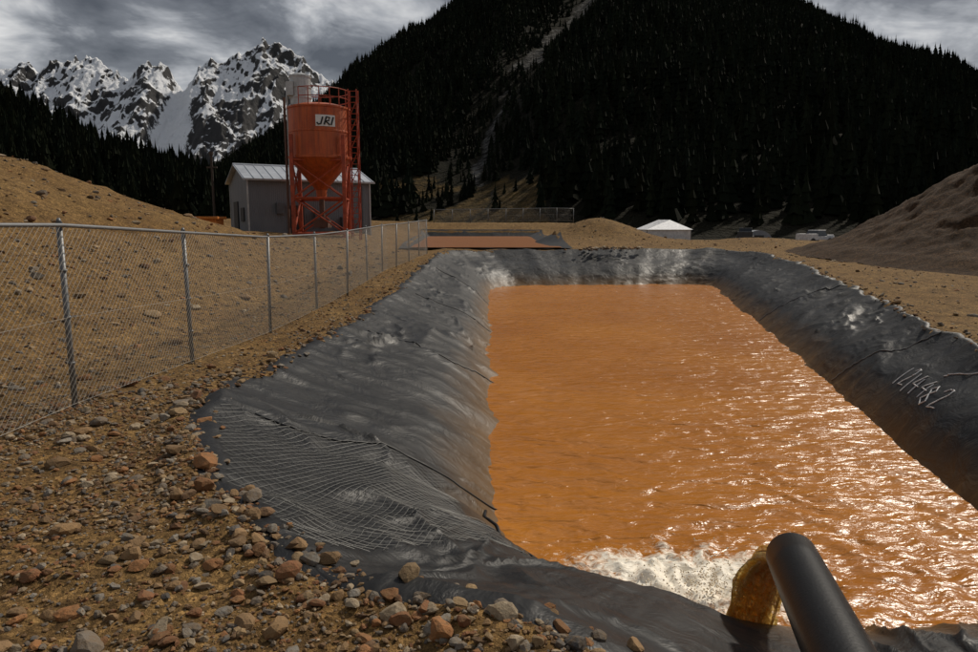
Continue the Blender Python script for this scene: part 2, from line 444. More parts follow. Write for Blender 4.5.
def scatter(name,pts,sizes,base,mat,sink=.25,dark=1.):
    rs,f=rockset(base,14);V=[];F=[];C=[];o=0
    s_=sdist_in(pts[:,0],pts[:,1],Tpoly)
    z=hbase(pts[:,0],pts[:,1])+hrough(pts[:,0],pts[:,1])+gextra(pts[:,0],pts[:,1],s_)
    for k in range(len(pts)):
        v=rs[k%14]*sizes[k]
        a=rng.uniform(0,6.28);t=rng.normal()*.35
        ca,sa,ct,st_=math.cos(a),math.sin(a),math.cos(t),math.sin(t)
        Rm=np.array([[ca,-sa,0],[sa,ca,0],[0,0,1]])@np.array([[1,0,0],[0,ct,-st_],[0,st_,ct]])
        v=v@Rm.T+np.array([pts[k,0],pts[k,1],z[k]+sizes[k]*(.4-sink)])
        V.append(v);F.append(f+o);o+=len(v)
        c=PAL[rng.integers(len(PAL))]*rng.uniform(.6,1.2)*dark;C.append(np.tile(c,(len(v),1)))
    return mesh_obj(name,np.vstack(V),np.vstack(F),mat,False,{'col':np.vstack(C)})
mr,nt,b=new_mat('stone');q=N(nt);p=q.pos()
c=q.mix(q.math('MULTIPLY',q.ramp(q.noise(p,30,5,.7),[(.4,0),(.65,1)]),.65),q.attr('col').outputs['Color'],(.16,.098,.042))
q.l(c,b.inputs['Base Color']);b.inputs['Roughness'].default_value=.9
q.l(q.bump(q.noise(p,45,4,.7),.8,.012),b.inputs['Normal'])
def outside(P,m=-.05):
    return P[sdist_in(P[:,0],P[:,1],Tpoly)<m]
def samp(n,x0,x1,y0,y1): return np.stack([rng.uniform(x0,x1,n),rng.uniform(y0,y1,n)],1)
P=outside(samp(42000,-4.8,1.5,1.9,7.5),-.0);dn=fbm(P[:,0]*1.2,P[:,1]*1.2,3,91);P=P[(dn+rng.uniform(-.5,.5,len(P))>-.2)]
P=P[np.abs(P[:,0])<P[:,1]*.9+.6]
scatter('gravel',P,np.clip(rng.lognormal(-4.3,.5,len(P)),.006,.05),i1,mr,.2)
P=outside(samp(17000,-10,-2,6.5,32));P=P[rng.uniform(size=len(P))<1.3-(P[:,1]/34)]
scatter('gravel.001',P,np.clip(rng.lognormal(-3.9,.5,len(P)),.01,.10),i1,mr)
P=outside(samp(2100,-4.5,1.2,2.2,8.5),-.0)
scatter('loose_rocks',P,np.clip(rng.lognormal(-3.45,.48,len(P)),.018,.12),i2,mr,.2)
k=rng.integers(0,NS,1300);off=rng.uniform(-.4,.08,1300)
P=Ts[k]+dirTW[k]*off[:,None];P=P[P[:,0]<16]
scatter('liner_edge_rocks',P,np.clip(rng.lognormal(-3.3,.4,len(P)),.02,.10),i2,mr,.05)
P=samp(2600,-26,-4.8,7,42)
scatter('hillside_rocks',P,np.clip(rng.lognormal(-3.0,.55,len(P)),.03,.36),i2,mr)
P=np.vstack([outside(samp(1300,7.5,22,8,42)),samp(500,6,22,43.5,60)])
scatter('berm_rocks',P,np.clip(rng.lognormal(-2.9,.5,len(P)),.03,.25),i1,mr)
P=np.stack([rng.normal(7.2,1.1,60),rng.normal(42.3,.3,60)],1)
scatter('rock_pile',P,rng.uniform(.08,.22,60),i1,mr,-.3)
# ------------------------------------------------------------ dirt mound at right
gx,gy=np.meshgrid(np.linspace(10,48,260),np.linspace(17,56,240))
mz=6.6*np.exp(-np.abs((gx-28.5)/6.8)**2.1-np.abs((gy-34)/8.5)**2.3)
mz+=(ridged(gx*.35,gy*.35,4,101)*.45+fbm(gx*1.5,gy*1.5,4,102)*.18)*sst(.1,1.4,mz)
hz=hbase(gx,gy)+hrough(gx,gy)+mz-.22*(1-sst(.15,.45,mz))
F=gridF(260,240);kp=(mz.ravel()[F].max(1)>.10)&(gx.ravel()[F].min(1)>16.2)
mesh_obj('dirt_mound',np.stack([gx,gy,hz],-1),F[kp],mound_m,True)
# ------------------------------------------------------------ chain link fence
def fence(name,path,posts,H,pitch,r_w,r_p=.03):
    pm=M()
    for s in posts:
        x,y,z=path(s);ln=rng.normal()*.012
        pm.cyl((x,y,z-.3),(x+ln*H,y,z+H),r_p,n=12);pm.cyl((x+ln*H,y,z+H),(x+ln*H,y,z+H+.05),r_p*1.25,r_p*.4,n=12)
        for hh in(.25,.5,.75): pm.cyl((x,y,z+H*hh-.012),(x,y,z+H*hh+.012),r_p*1.2,n=10)
    rm=M();S_=np.linspace(posts[0],posts[-1],len(posts)*3)
    rm.tube([(lambda q_:(q_[0]+.035,q_[1],q_[2]+H-.02))(path(s)) for s in S_],r_p*.7,8)
    obs=[pm.obj('posts',galv,True),rm.obj('top_rail',galv,True)]
    V=[];F=[]
    for sg in(1,-1):
        for c in np.arange(posts[0]-H,posts[-1]+H,pitch):
            pts=[]
            for t in np.linspace(0.03,.985,7 if r_w<.004 else 3):
                s=c+sg*t*H
                if posts[0]<=s<=posts[-1]:
                    x,y,z=path(s);pts.append((x+.035+.002*sg+.012*math.sin(s*1.8+t*3),y,z+t*H))
            if len(pts)>1: thin(pts,r_w,V,F)
    for hh in(.03,.5):
        thin([(lambda q_:(q_[0]+.03,q_[1],q_[2]+hh*H))(path(s)) for s in S_],r_w,V,F)
    obs.append(mesh_obj('wire_mesh',np.vstack(V),np.vstack(F),wire_m))
    return group(name,obs,path(posts[0]))
def p1(s):
    x=float(np.interp(s,[0,28,36.5,40],[-4.12,-4.1,-3.35,-3.2]));return (x,s,float(hbase(x,s))+.0)
fence('chain_link_fence',p1,[-.2,3.3,6.78,9.55,13.0,16.6,20.2,23.6,26.9,29.8,32.5,35,37.5],1.82,.078,.0018,.028)
def p2(s): 
    x=-7.3+s;y=94+s*.3;return (x,y,float(hbase(min(x,12),y))-.05+.02*s)
fence('chain_link_fence.001',p2,list(np.arange(0,19.6,2.4)),1.8,.17,.007,.045)
# ------------------------------------------------------------ shed
def shed():
    a=math.radians(30);C=Vector((-15.6,46,0));ux=Vector((math.cos(a),math.sin(a),0));uy=Vector((-math.sin(a),math.cos(a),0));uz=Vector((0,0,1))
    Rm=Matrix((ux,uy,uz)).transposed();Lx,W,zb,ze,zp=8.3,6.,.2,4.75,5.75
    P=lambda x,y,z:C+ux*x+uy*y+uz*z
    m,nt,b=new_mat('corrugated_metal_wall');q=N(nt);tc_=q.pos()
    w=q.n('ShaderNodeTexWave',wave_type='BANDS',bands_direction='X');w.inputs['Scale'].default_value=2.6
    mp=q.n('ShaderNodeMapping');mp.inputs['Rotation'].default_value=(0,0,-a);q.l(tc_,mp.inputs[0]);q.l(mp.outputs[0],w.inputs[0])
    q.l(q.mix(q.noise(q.scale(tc_,(1,1,.25)),1.5,5,.7),(.11,.122,.14),(.21,.222,.235)),b.inputs['Base Color'])
    b.inputs['Roughness'].default_value=.5;q.l(q.bump(w.outputs[1],.5,.03),b.inputs['Normal'])
    wl=M();vs=[P(0,0,zb),P(Lx,0,zb),P(Lx,W,zb),P(0,W,zb),P(0,0,ze),P(Lx,0,ze),P(Lx,W,ze),P(0,W,ze),P(0,W/2,zp),P(Lx,W/2,zp)]
    wl.add(vs,[(0,1,5,4),(2,3,7,6),(1,2,6,9,5),(3,0,4,8,7)])
    rf=M()
    for s in(0,1):
        y0=-.25 if s==0 else W+.25;z0=ze-.06
        q0=[P(-.3,y0,z0),P(Lx+.3,y0,z0),P(Lx+.3,W/2,zp+.06),P(-.3,W/2,zp+.06)]
        rf.add(q0+[v+uz*.07 for v in q0],[(3,2,1,0),(4,5,6,7),(0,1,5,4),(1,2,6,5),(2,3,7,6),(3,0,4,7)])
    for k in range(15):
        x=-.2+k*(Lx+.4)/14
        rf.cyl(P(x,-.26,ze+.03),P(x,W/2,zp+.14),.03,n=5)
    rf.cyl(P(-.3,W/2,zp+.13),P(Lx+.3,W/2,zp+.13),.09,n=8)
    tr=M()
    for x in(0.0,Lx): tr.box(P(x,-.02,(zb+ze)/2),(.10,.08,ze-zb-.1),mat=Rm)
    tr.box(P(Lx/2,-.27,ze-.02),(Lx+.6,.1,.12),mat=Rm)
    tr.box(P(-.02,W,(zb+ze)/2),(.08,.10,ze-zb-.1),mat=Rm)
    dr=M();dr.box(P(3.1,-.04,2.05),(1.0,.08,2.1),mat=Rm);dr.box(P(-.04,1.7,2.5),(.08,1.0,.9),mat=Rm);dr.box(P(-.04,3.9,2.2),(.08,1.4,2.4),mat=Rm)
    df=M();df.box(P(3.1,-.02,2.1),(1.2,.06,2.3),mat=Rm)
    eq=M();eq.box(P(4.6,-.35,2.3),(.8,.6,.9),mat=Rm);eq.box(P(2.0,-.2,2.9),(.5,.35,.7),mat=Rm);eq.cyl(P(7.7,-.15,1.0),P(7.7,-.15,4.5),.07,n=8)
    eq.box(P(6.6,-.3,1.8),(1.0,.5,1.1),mat=Rm)
    rfm=simple('galvanised_roof',(.46,.49,.53),.35,.2,.2,.8)
    return group('metal_shed',[wl.obj('walls',m),rf.obj('roof',rfm),tr.obj('trim',silver_tank),dr.obj('doors_and_vent',dark_m),df.obj('door_frame',galv),eq.obj('wall_equipment',simple('grey_box',(.10,.11,.12),.5))],tuple(C))
shed()
# ------------------------------------------------------------ silo
def silo():
    cx,cy=-10.35,44.;g=.9;r=1.85
    d=M();n=40
    prof=[(0,9.1),(.55,9.08),(1.3,8.98),(r,8.82),(r+.05,8.8),(r+.05,8.7),(r,8.68),(r,7.4),(r+.03,7.38),(r+.03,7.3),(r,7.28),(r,5.95),(r+.06,5.92),(r+.06,5.78),(r-.02,5.74),(.34,3.95),(.30,3.5),(0,3.5)]
    vs=[];fs=[]
    for rr,z in prof:
        for k in range(n):
            t=2*math.pi*k/n;vs.append((cx+rr*math.cos(t),cy+rr*math.sin(t),z))
    for j in range(len(prof)-1):
        for k in range(n): fs.append((j*n+k,(j+1)*n+k,(j+1)*n+(k+1)%n,j*n+(k+1)%n))
    d.add(vs,fs);drum=d.obj('silo_drum',orange)
    f=M();legs=[]
    for t in(.35,.35+math.pi/2,.35+math.pi,.35+1.5*math.pi):
        t+=math.pi/4-.35+.12;legs.append((cx+(r+.28)*math.cos(t),cy+(r+.28)*math.sin(t)))
    for lx,ly in legs:
        f.box((lx,ly,(g-.4+7.1)/2),(.22,.22,7.1-g+.4),.12);f.box((lx,ly,g+.15),(.5,.5,.08),.12)
    for k in range(4):
        a=legs[k];b_=legs[(k+1)%4]
        for z0,z1 in((1.3,3.4),(3.4,5.6)):
            f.cyl((*a,z0),(*b_,z1),.055,n=6);f.cyl((*b_,z0),(*a,z1),.055,n=6)
        for z in(3.4,5.65,1.3): f.cyl((*a,z),(*b_,z),.08,n=6)
    lx=cx+r+.02;ly=cy-.35
    for dx in(0,.5):
        for dy in (0,.55): f.cyl((lx+dx,ly+dy,g-.2),(lx+dx,ly+dy,9.9),.045,n=6)
    for z in np.arange(1.2,9.8,.33): f.cyl((lx,ly,z),(lx+.5,ly,z),.022,n=5)
    for z in np.arange(1.2,9.0,1.0):
        f.cyl((lx+.5,ly,z),(lx+.5,ly+.55,z+1),.025,n=5);f.cyl((lx,ly,z),(lx+.5,ly,z+1),.025,n=5)
    for k in range(14):
        t=-2.0+k*4.4/13;f.cyl((cx+(r)*math.cos(t),cy+r*math.sin(t),8.75),(cx+r*math.cos(t),cy+r*math.sin(t),9.8),.028,n=5)
        if k:
            t0=-2.0+(k-1)*4.4/13
            for z in(9.3,9.8): f.cyl((cx+r*math.cos(t0),cy+r*math.sin(t0),z),(cx+r*math.cos(t),cy+r*math.sin(t),z),.028,n=5)
    fl=M();fx_,fy_=cx-.95,cy-.5
    fl.cyl((fx_,fy_,8.9),(fx_,fy_,10.6),.62,n=20);fl.cyl((fx_,fy_,10.6),(fx_,fy_,10.75),.66,.3,n=20)
    for z in(9.3,9.9,10.5): fl.cyl((fx_,fy_,z),(fx_,fy_,z+.06),.66,n=20)
    fl.box((fx_-.45,fy_-.45,9.8),(.4,.4,.8));fl.cyl((fx_-.75,fy_-.2,4.2),(fx_-.75,fy_-.2,10.2),.07,n=8)
    pl=M();pl.cyl((cx-r-.12,cy-.4,1.0),(cx-r-.12,cy-.4,9.4),.08,n=8);pl.cyl((cx,cy,3.5),(cx,cy,1.6),.16,n=10);pl.box((cx,cy,1.9),(.9,.9,.5))
    lg=M();vs=[];R2=r+.02
    for k in range(9):
        t=-math.pi/2+.12+.62*k/8
        for z in(7.55,8.2): vs.append((cx+R2*math.cos(t),cy+R2*math.sin(t),z))
    lg.add(vs,[(2*k,2*k+2,2*k+3,2*k+1) for k in range(8)])
    lt=M();R3=r+.04
    def LP(a,z): t=-math.pi/2+.12+.62*a;return (cx+R3*math.cos(t),cy+R3*math.sin(t),7.58+z*.58)
    for st in([(.36,.85),(.26,.2),(.14,.12),(.06,.3)],[(.42,.1),(.54,.88),(.72,.8),(.66,.52),(.48,.48),(.70,.1)],[(.78,.1),(.9,.88)]):
        lt.tube([LP(*p_) for p_ in st],.05,5)
    group('cement_silo',[drum,f.obj('support_frame',orange_d),fl.obj('dust_filter',silver_tank),pl.obj('fill_pipe_and_chute',simple('rusty',(.12,.06,.04),.7)),lg.obj('logo_plate',white_p),lt.obj('logo_letters',dark_m)],(cx,cy,g))
silo()
up=M();up.cyl((-18.4,47.5,.5),(-18.4,47.5,6.4),.09,.07,n=10);up.cyl((-18.4,47.5,6.4),(-18.4,47.5,6.6),.14,n=10);up.box((-18.4,47.5,5.6),(.7,.1,.1))
up.obj('vent_pole',simple('weathered_wood',(.06,.045,.035),.9))
sk=M();sk.box((-18.0,44.6,2.25),(2.4,1.5,.16));sk.box((-18.0,44.6,1.8),(2.1,1.2,.75))
for dx in(-1,1):
    for dy in(-.6,.6): sk.cyl((-18.0+dx,44.6+dy,.3),(-18.0+dx,44.6+dy,2.2),.06,n=6)
sk.obj('orange_generator',simple('orange_tarp',(.6,.2,.03),.6),bevel=.02)
# ------------------------------------------------------------ tent, dome hut, trucks
def tent():
    x,y=24.6,100;z=.45;w,d,hw,hp=6.0,7,.75,2.1
    t=M();P=[(x-w/2,y-d/2,z-1.5),(x+w/2,y-d/2,z-1.5),(x+w/2,y+d/2,z-1.5),(x-w/2,y+d/2,z-1.5)];T=[(a,b_,z+hw) for a,b_,_ in P];r_=[(x-.9,y-1,z+hp),(x+1.2,y+1,z+hp)]
    t.add(P+T,[(0,1,5,4),(1,2,6,5),(2,3,7,6),(3,0,4,7)])
    rf=M();E=[(x-w/2-.2,y-d/2-.2,z+hw),(x+w/2+.2,y-d/2-.2,z+hw),(x+w/2+.2,y+d/2+.2,z+hw),(x-w/2-.2,y+d/2+.2,z+hw)]
    rf.add(E+r_,[(0,1,5,4),(1,2,5),(2,3,4,5),(3,0,4)])
    po=M()
    for a,b_,_ in P: po.cyl((a,b_,z-1.5),(a,b_,z+hw),.05,n=6)
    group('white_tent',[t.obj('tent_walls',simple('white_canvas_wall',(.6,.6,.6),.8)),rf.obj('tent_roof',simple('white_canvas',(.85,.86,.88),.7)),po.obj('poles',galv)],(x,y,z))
tent()
def hut():
    x,y=37.5,100;z=-1.0;r=2.1;Ln=4;h=M();n=16;vs=[]
    for yy in(y-Ln/2,y+Ln/2):
        for k in range(n+1):
            t=math.pi*k/n;vs.append((x+r*math.cos(t),yy,z+r*math.sin(t)))
    fs=[(k,k+1,n+2+k,n+1+k) for k in range(n)]+[tuple(range(n+1)),tuple(reversed(range(n+1,2*n+2)))]
    h.add(vs,fs);dr=M();dr.box((x,y-Ln/2-.03,z+.7),(1.3,.06,1.4))
    group('quonset_hut',[h.obj('shell',simple('grey_canvas',(.20,.22,.25),.6)),dr.obj('door',dark_m)],(x,y,z))
hut()
def truck(name,x,y,rz,col):
    z=float(hbase(x,y))+float(hrough(x,y));e=Vector((x,y,z));R=Matrix.Rotation(rz,3,'Z')
    bd=M();bx=lambda m_,c,s:m_.box(e+R@Vector(c),s,rz)
    bx(bd,(0,0,.75),(5.2,1.9,.5));bx(bd,(1.9,0,1.05),(1.3,1.8,.25))
    for sy in(-.9,.9): bx(bd,(-1.6,sy,1.15),(1.9,.1,.35))
    bx(bd,(-2.55,0,1.15),(.1,1.8,.35));bx(bd,(.3,0,1.75),(1.5,1.6,.08))
    gl=M();vs=[(-.75,-.85,1.0),(1.35,-.85,1.0),(1.35,.85,1.0),(-.75,.85,1.0),(-.45,-.78,1.72),(.85,-.78,1.72),(.85,.78,1.72),(-.45,.78,1.72)]
    gl.add([e+R@Vector(v) for v in vs],[(0,1,5,4),(1,2,6,5),(2,3,7,6),(3,0,4,7),(4,5,6,7)])
    wh=M()
    for wx_ in(-1.65,1.65):
        for wy_ in(-.95,.95): wh.cyl(e+R@Vector((wx_,wy_-.12,.38)),e+R@Vector((wx_,wy_+.12,.38)),.38,n=16)
    group(name,[bd.obj('body',simple(name+'_paint',col,.35),bevel=.06),gl.obj('cab_windows',glass_m),wh.obj('wheels',dark_m)],(x,y,z))
truck('pickup_truck',42.5,92,.5,(.6,.6,.6));truck('pickup_truck.001',47,90,2.6,(.08,.12,.2));truck('pickup_truck.002',34.5,95,1.2,(.03,.035,.04))
# ------------------------------------------------------------ discharge pipe and stream
def pipe():
    A=Vector((.92,.3,.13));B=Vector((1.91,4.16,-.27));d=(B-A).normalized();a=d.cross(Vector((0,0,1))).normalized();b_=d.cross(a)
    n=48;vs=[];fs=[]
    rows=[(t,.155) for t in np.linspace(0,1,16)]+[(1.0008,.150),(1.0008,.130),(.8,.130)]
    for t,r in rows:
        for k in range(n):
            u=2*math.pi*k/n;vs.append(A+(B-A)*t+(a*math.cos(u)+b_*math.sin(u))*r)
    for j in range(len(rows)-1):
        for k in range(n): fs.append((j*n+k,j*n+(k+1)%n,(j+1)*n+(k+1)%n,(j+1)*n+k))
    m=M();m.add(vs,fs);m.obj('discharge_pipe',black_pipe,True)
    v0=d*2.15+Vector((-.28,0,0))
    V=[];F=[];o=0;na=100;nk=64
    for sh in range(3):
        sc=(.95,.75,.5)[sh];t1=(.53,.50,.46)[sh]
        for j in range(na):
            t=-.10+(t1+.10)*j/(na-1);tp=max(0,t)
            c=B+v0*t*(1+.05*sh)+Vector((0,0,-.055*(1-min(1,tp*3))))+Vector((0,0,-4.9*t*t if t>0 else 0))
            g=min(1,tp*6)
            for k in range(nk):
                u=2*math.pi*k/nk
                w=.115*(1+tp*.9)*sc
                # streaky, stretched along the fall so it reads as water, ragged edges at the bottom
                nz=.22*float(vn(u*3.2+sh*9,t*3,201+sh))+.20*float(ridged(u*5,t*5,2,205+sh))+.16*float(vn(u*13,t*16,209+sh))*(.4+tp*2.5)
                rr=w*(1+g*nz)
                V.append(tuple(c+a*math.cos(u)*rr+b_*math.sin(u)*rr*(.5+.2*g)))
        i=np.arange(na*nk).reshape(na,nk)+o;i=np.concatenate([i,i[:,:1]],1);o+=na*nk
        F.append(np.stack([i[:-1,:-1],i[:-1,1:],i[1:,1:],i[1:,:-1]],-1).reshape(-1,4))
    m,nt,b=new_mat('ochre_falling_water');q=N(nt);p=q.pos()
    nn_=q.noise(q.scale(p,(1,1,.28)),24,5,.72,.6)
    cc=q.mix(q.ramp(nn_,[(.36,0),(.60,1)]),(.68,.36,.030),(.97,.78,.34))
    q.l(cc,b.inputs['Base Color'])
    b.inputs['Roughness'].default_value=.22
    q.l(q.bump(q.noise(q.scale(p,(1,1,.3)),36,3,.6),.6,.012),b.inputs['Normal'])
    tr=q.n('ShaderNodeBsdfTranslucent');q.l(cc,tr.inputs['Color'])
    mx=q.n('ShaderNodeMixShader');mx.inputs[0].default_value=.55
    q.l(b.outputs[0],mx.inputs[1]);q.l(tr.outputs[0],mx.inputs[2])
    tp_=q.n('ShaderNodeBsdfTransparent');mx2=q.n('ShaderNodeMixShader')
    sepp=q.n('ShaderNodeSeparateXYZ');q.l(p,sepp.inputs[0])
    gap=q.math('MULTIPLY',q.ramp(q.noise(q.scale(p,(1,1,.35)),26,4,.7,.4),[(.50,0),(.58,.85)]),q.ramp(q.math('MULTIPLY',sepp.outputs[2],-1.),[(.45,0),(.9,1)]))
    q.l(gap,mx2.inputs[0]);q.l(mx.outputs[0],mx2.inputs[1]);q.l(tp_.outputs[0],mx2.inputs[2])
    q.l(mx2.outputs[0],nt.nodes['Material Output'].inputs['Surface'])
    mesh_obj('falling_water',V,np.vstack(F),m,True)
pipe()
fv,ff=i2;V=[];F=[];o=0
for k in range(700):
    r=abs(rng.normal())*.45;t=rng.uniform(0,6.28);s=rng.uniform(.003,.009)
    c=np.array([fx+.15+r*math.cos(t)*1.2,fy-.35+r*math.sin(t)*.8,WZ+.07+abs(rng.normal())*.18*max(0.1,1-r)])
    V.append(fv*s+c);F.append(ff+o);o+=len(fv)
mesh_obj('splash_droplets',np.vstack(V),np.vstack(F),simple('foam_white',(.85,.74,.56),.2,0,.1,9),True)
hs=M();i0=idx_left(7.5);i1_=np.argmin(np.hypot(*(Ws-np.array([1.05,5.85])).T))
hs.tube([Lp(i,.985-.03*math.sin(i*.05),.02) for i in range(i0,i0+((i1_-i0)%NS),3)],.02,8)
hs.obj('black_hose',black_pipe,True)
# ------------------------------------------------------------ mountains
def e_mtn(u): return np.interp(u,[-.75,-.5,-.42,-.40,-.274,-.177,-.08,.015,.15,.29,.448,.517,.603,.669,1.,1.4],[.0,.04,.06,.07,.145,.215,.275,.34,.35,.335,.288,.254,.226,.193,.09,.03])
def xg(Y): return -5+(Y-250)*.235+14*np.sin(Y*.013)
def h_mtn(X,Y):
    u=X/np.maximum(Y,1);y0=np.interp(u,[-.4,0,.25,.6],[230,200,150,140])
    s=(Y-y0)/(700-y0)
    base=700*e_mtn(u)*np.where(s>1,1-.25*(s-1),np.clip(s,0,1)**1.05)
    n=ridged(X*.006,Y*.003,4,301)*16+fbm(X*.02,Y*.02,4,302)*6
    gl=np.exp(-((X-xg(Y))/20)**2)
    return -1+base+n*sst(0,.25,s)*sst(.0,.12,e_mtn(u))-gl*9*sst(0,.2,s)
def rockmask(X,Y):
    d=np.abs(X-xg(Y)-3+6*vn(Y*.03,0*Y,309));w=np.interp(Y,[230,330,420,560,700],[2.5,3,4,7,11])
    m=(d/w+fbm(X*.06,Y*.03,4,303)*1.6<.7)
    d2=np.abs(X-xg(Y)-22-(Y-250)*.05);m2=(d2/6+fbm(X*.06,Y*.03,4,305)*2.5<.1)&(Y>380)
    m4=(d/30+fbm(X*.04,Y*.03,4,307)*2.2<-.25)&(Y>300)
    m3=(X<16)&(X>-75)&(Y<300)&(fbm(X*.05,Y*.05,3,304)+(245-Y)*.012>.0)
    return m|m2|m4,m3
def e_left(u): return np.interp(u,[-1.3,-.9,-.674,-.61,-.54,-.475,-.405,-.32,-.22],[.20,.21,.165,.135,.10,.078,.058,.022,-.01])
def h_left(X,Y):
    u=X/np.maximum(Y,1);s=(Y-100)/200
    base=300*e_left(u)*np.where(s>1,1-.4*(s-1),np.clip(s,0,1)**.9)
    return -1.2+base+fbm(X*.02,Y*.02,4,311)*5*sst(0,.4,s)
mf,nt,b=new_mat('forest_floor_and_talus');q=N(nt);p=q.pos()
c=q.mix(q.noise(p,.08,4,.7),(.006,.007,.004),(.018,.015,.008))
rk=q.mix(q.ramp(q.noise(p,.22,6,.8),[(.44,0),(.62,1)]),(.010,.0095,.008),(.15,.145,.135))
c=q.mix(q.attr('rock').outputs['Fac'],c,rk)
c=q.mix(q.attr('meadow').outputs['Fac'],c,q.mix(q.ramp(q.noise(p,.2,5,.7),[(.4,0),(.6,1)]),(.03,.022,.009),(.10,.065,.024)))
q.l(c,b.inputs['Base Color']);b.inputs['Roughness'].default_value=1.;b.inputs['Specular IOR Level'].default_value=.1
q.l(q.bump(q.noise(p,.3,4,.7),1,3.),b.inputs['Normal'])
us=np.linspace(-.75,1.4,420);ys=np.linspace(120,900,260);U,Yg=np.meshgrid(us,ys);Xg=U*Yg
ra,rb=rockmask(Xg,Yg)
mesh_obj('forested_mountain',np.stack([Xg,Yg,h_mtn(Xg,Yg)],-1),gridF(420,260),mf,True,{'rock':(ra*(Yg>240)).ravel().astype(float),'meadow':(rb&~ra).ravel().astype(float)})
us=np.linspace(-1.4,-.2,160);ys=np.linspace(90,480,120);U,Yg=np.meshgrid(us,ys);Xg=U*Yg
mesh_obj('forested_hillside',np.stack([Xg,Yg,h_left(Xg,Yg)],-1),gridF(160,120),mf,True,{'rock':np.zeros(U.size),'meadow':np.zeros(U.size)})
def tree_t(n,k,seed):
    r=np.random.default_rng(seed);V=[];F=[];o=0
    V.append(np.array([[.018,0,-.05],[-.009,.016,-.05],[-.009,-.016,-.05],[0,0,.9]]));F.append(np.array([[0,1,3],[1,2,3],[2,0,3]]));o=4
    for j in range(n):
        t=j/(n-1)
        zb=.07+.86*(j/n);R=.19*(1-t)**.85+.012
        R*=r.uniform(.75,1.2)
        a=np.arange(k)*2*math.pi/k+r.uniform(0,6)
        rad=R*np.where(np.arange(k)%2==0,1,.5)*r.uniform(.6,1.25,k)
        ring=np.stack([rad*np.cos(a),rad*np.sin(a),zb-R*.25*r.uniform(.2,1.3,k)],1)
        V.append(ring);V.append(np.array([[0,0,min(1,zb+.5*R+.14)]]))
        i=np.arange(k);F.append(np.stack([i+o,(i+1)%k+o,np.full(k,o+k)],1));o+=k+1
    return np.vstack(V),np.vstack(F)
mt,nt,b=new_mat('conifer_needles_cloud_shade');q=N(nt)
c=q.mix(1.,(.0070,.0100,.0058),q.attr('tint').outputs['Color'],'MULTIPLY')  # cloud shadow over the slopes is darkened into the needle colour
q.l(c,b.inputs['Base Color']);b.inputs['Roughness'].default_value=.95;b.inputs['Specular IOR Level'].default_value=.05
def plant(name,P,z,hts,n,k):
    Vs=[];Fs=[];Cs=[];o=0
    for v in range(8):
        tv,tf=tree_t(n,k,50+v);m=(np.arange(len(P))%8)==v;cnt=m.sum()
        if not cnt: continue
        a=rng.uniform(0,6.28,cnt);s=hts[m];wdt=s*rng.uniform(.7,1.15,cnt)
        ca,sa=np.cos(a),np.sin(a)
        x=(tv[None,:,0]*ca[:,None]-tv[None,:,1]*sa[:,None])*wdt[:,None]+P[m,0][:,None]
        y=(tv[None,:,0]*sa[:,None]+tv[None,:,1]*ca[:,None])*wdt[:,None]+P[m,1][:,None]
        zz=tv[None,:,2]*s[:,None]+z[m][:,None]
        Vs.append(np.stack([x,y,zz],-1).reshape(-1,3))
        Fs.append((tf[None]+ (np.arange(cnt)*len(tv))[:,None,None]+o).reshape(-1,3));o+=cnt*len(tv)
        tc2=rng.uniform(.5,1.5,(cnt,1))*np.array([[1,1,1]])+rng.uniform(-.1,.5,(cnt,1))*np.array([[1,.5,0]])
        Cs.append(np.repeat(tc2,len(tv),0))
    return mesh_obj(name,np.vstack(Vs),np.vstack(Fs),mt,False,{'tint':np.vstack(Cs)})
n=30000
Yt=np.sqrt(rng.uniform(135**2,760**2,n));Ut=rng.uniform(-.55,.85,n);Xt=Ut*Yt
ra,rb=rockmask(Xt,Yt);thin_=fbm(Xt*.02,Yt*.02,3,320)
y0=np.interp(Ut,[-.4,0,.25,.6],[238,212,160,148])
Ht=h_mtn(Xt,Yt)
ok=~ra&~(rb&(rng.uniform(size=n)<.9))&(thin_+rng.uniform(-.4,.9,n)>-.35)&(Yt>y0)&(Ht/Yt<.37)
Pm=np.stack([Xt,Yt],1)[ok];hh=rng.uniform(7,16,len(Pm))*(1+.2*fbm(Pm[:,0]*.03,Pm[:,1]*.03,2,9))
near=np.abs(Pm[:,0]-xg(Pm[:,1]))<18;hh=np.where(near,hh*.6,hh)
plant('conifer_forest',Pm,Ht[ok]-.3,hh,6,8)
n=3600
Yt=rng.uniform(118,330,n);Ut=rng.uniform(-1.1,-.22,n);Pm=np.stack([Ut*Yt,Yt],1)
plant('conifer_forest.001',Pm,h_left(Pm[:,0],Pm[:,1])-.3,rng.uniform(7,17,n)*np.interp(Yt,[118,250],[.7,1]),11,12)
# ------------------------------------------------------------ snowy peaks
xs=np.linspace(-2900,300,640);ys=np.linspace(2300,3500,260);Xg,Yg=np.meshgrid(xs,ys)
cr=np.interp(xs,[-2900,-2300,-2005,-1880,-1780,-1700,-1600,-1470,-1400,-1310,-1245,-1190,-1150,-1040,-930,-820,-730,-600,-300,300],[520,600,630,655,685,705,690,600,610,640,560,600,665,690,752,700,660,600,520,300])
ridgeY=3000+60*np.sin(xs*.006)
dY=(Yg-ridgeY[None,:])
fall=np.where(dY<0,np.clip(1+dY/760,0,1)**1.15,np.clip(1-dY/500,0,1))
rib=ridged(Xg*.006+fbm(Xg*.004,Yg*.004,2,407)*.6,Yg*.0016,5,401)
Zs=(cr[None,:]-15)*fall+rib*48*sst(0,.35,fall)+ridged(Xg*.02,Yg*.014,4,402)*24+fbm(Xg*.05,Yg*.05,3,403)*12
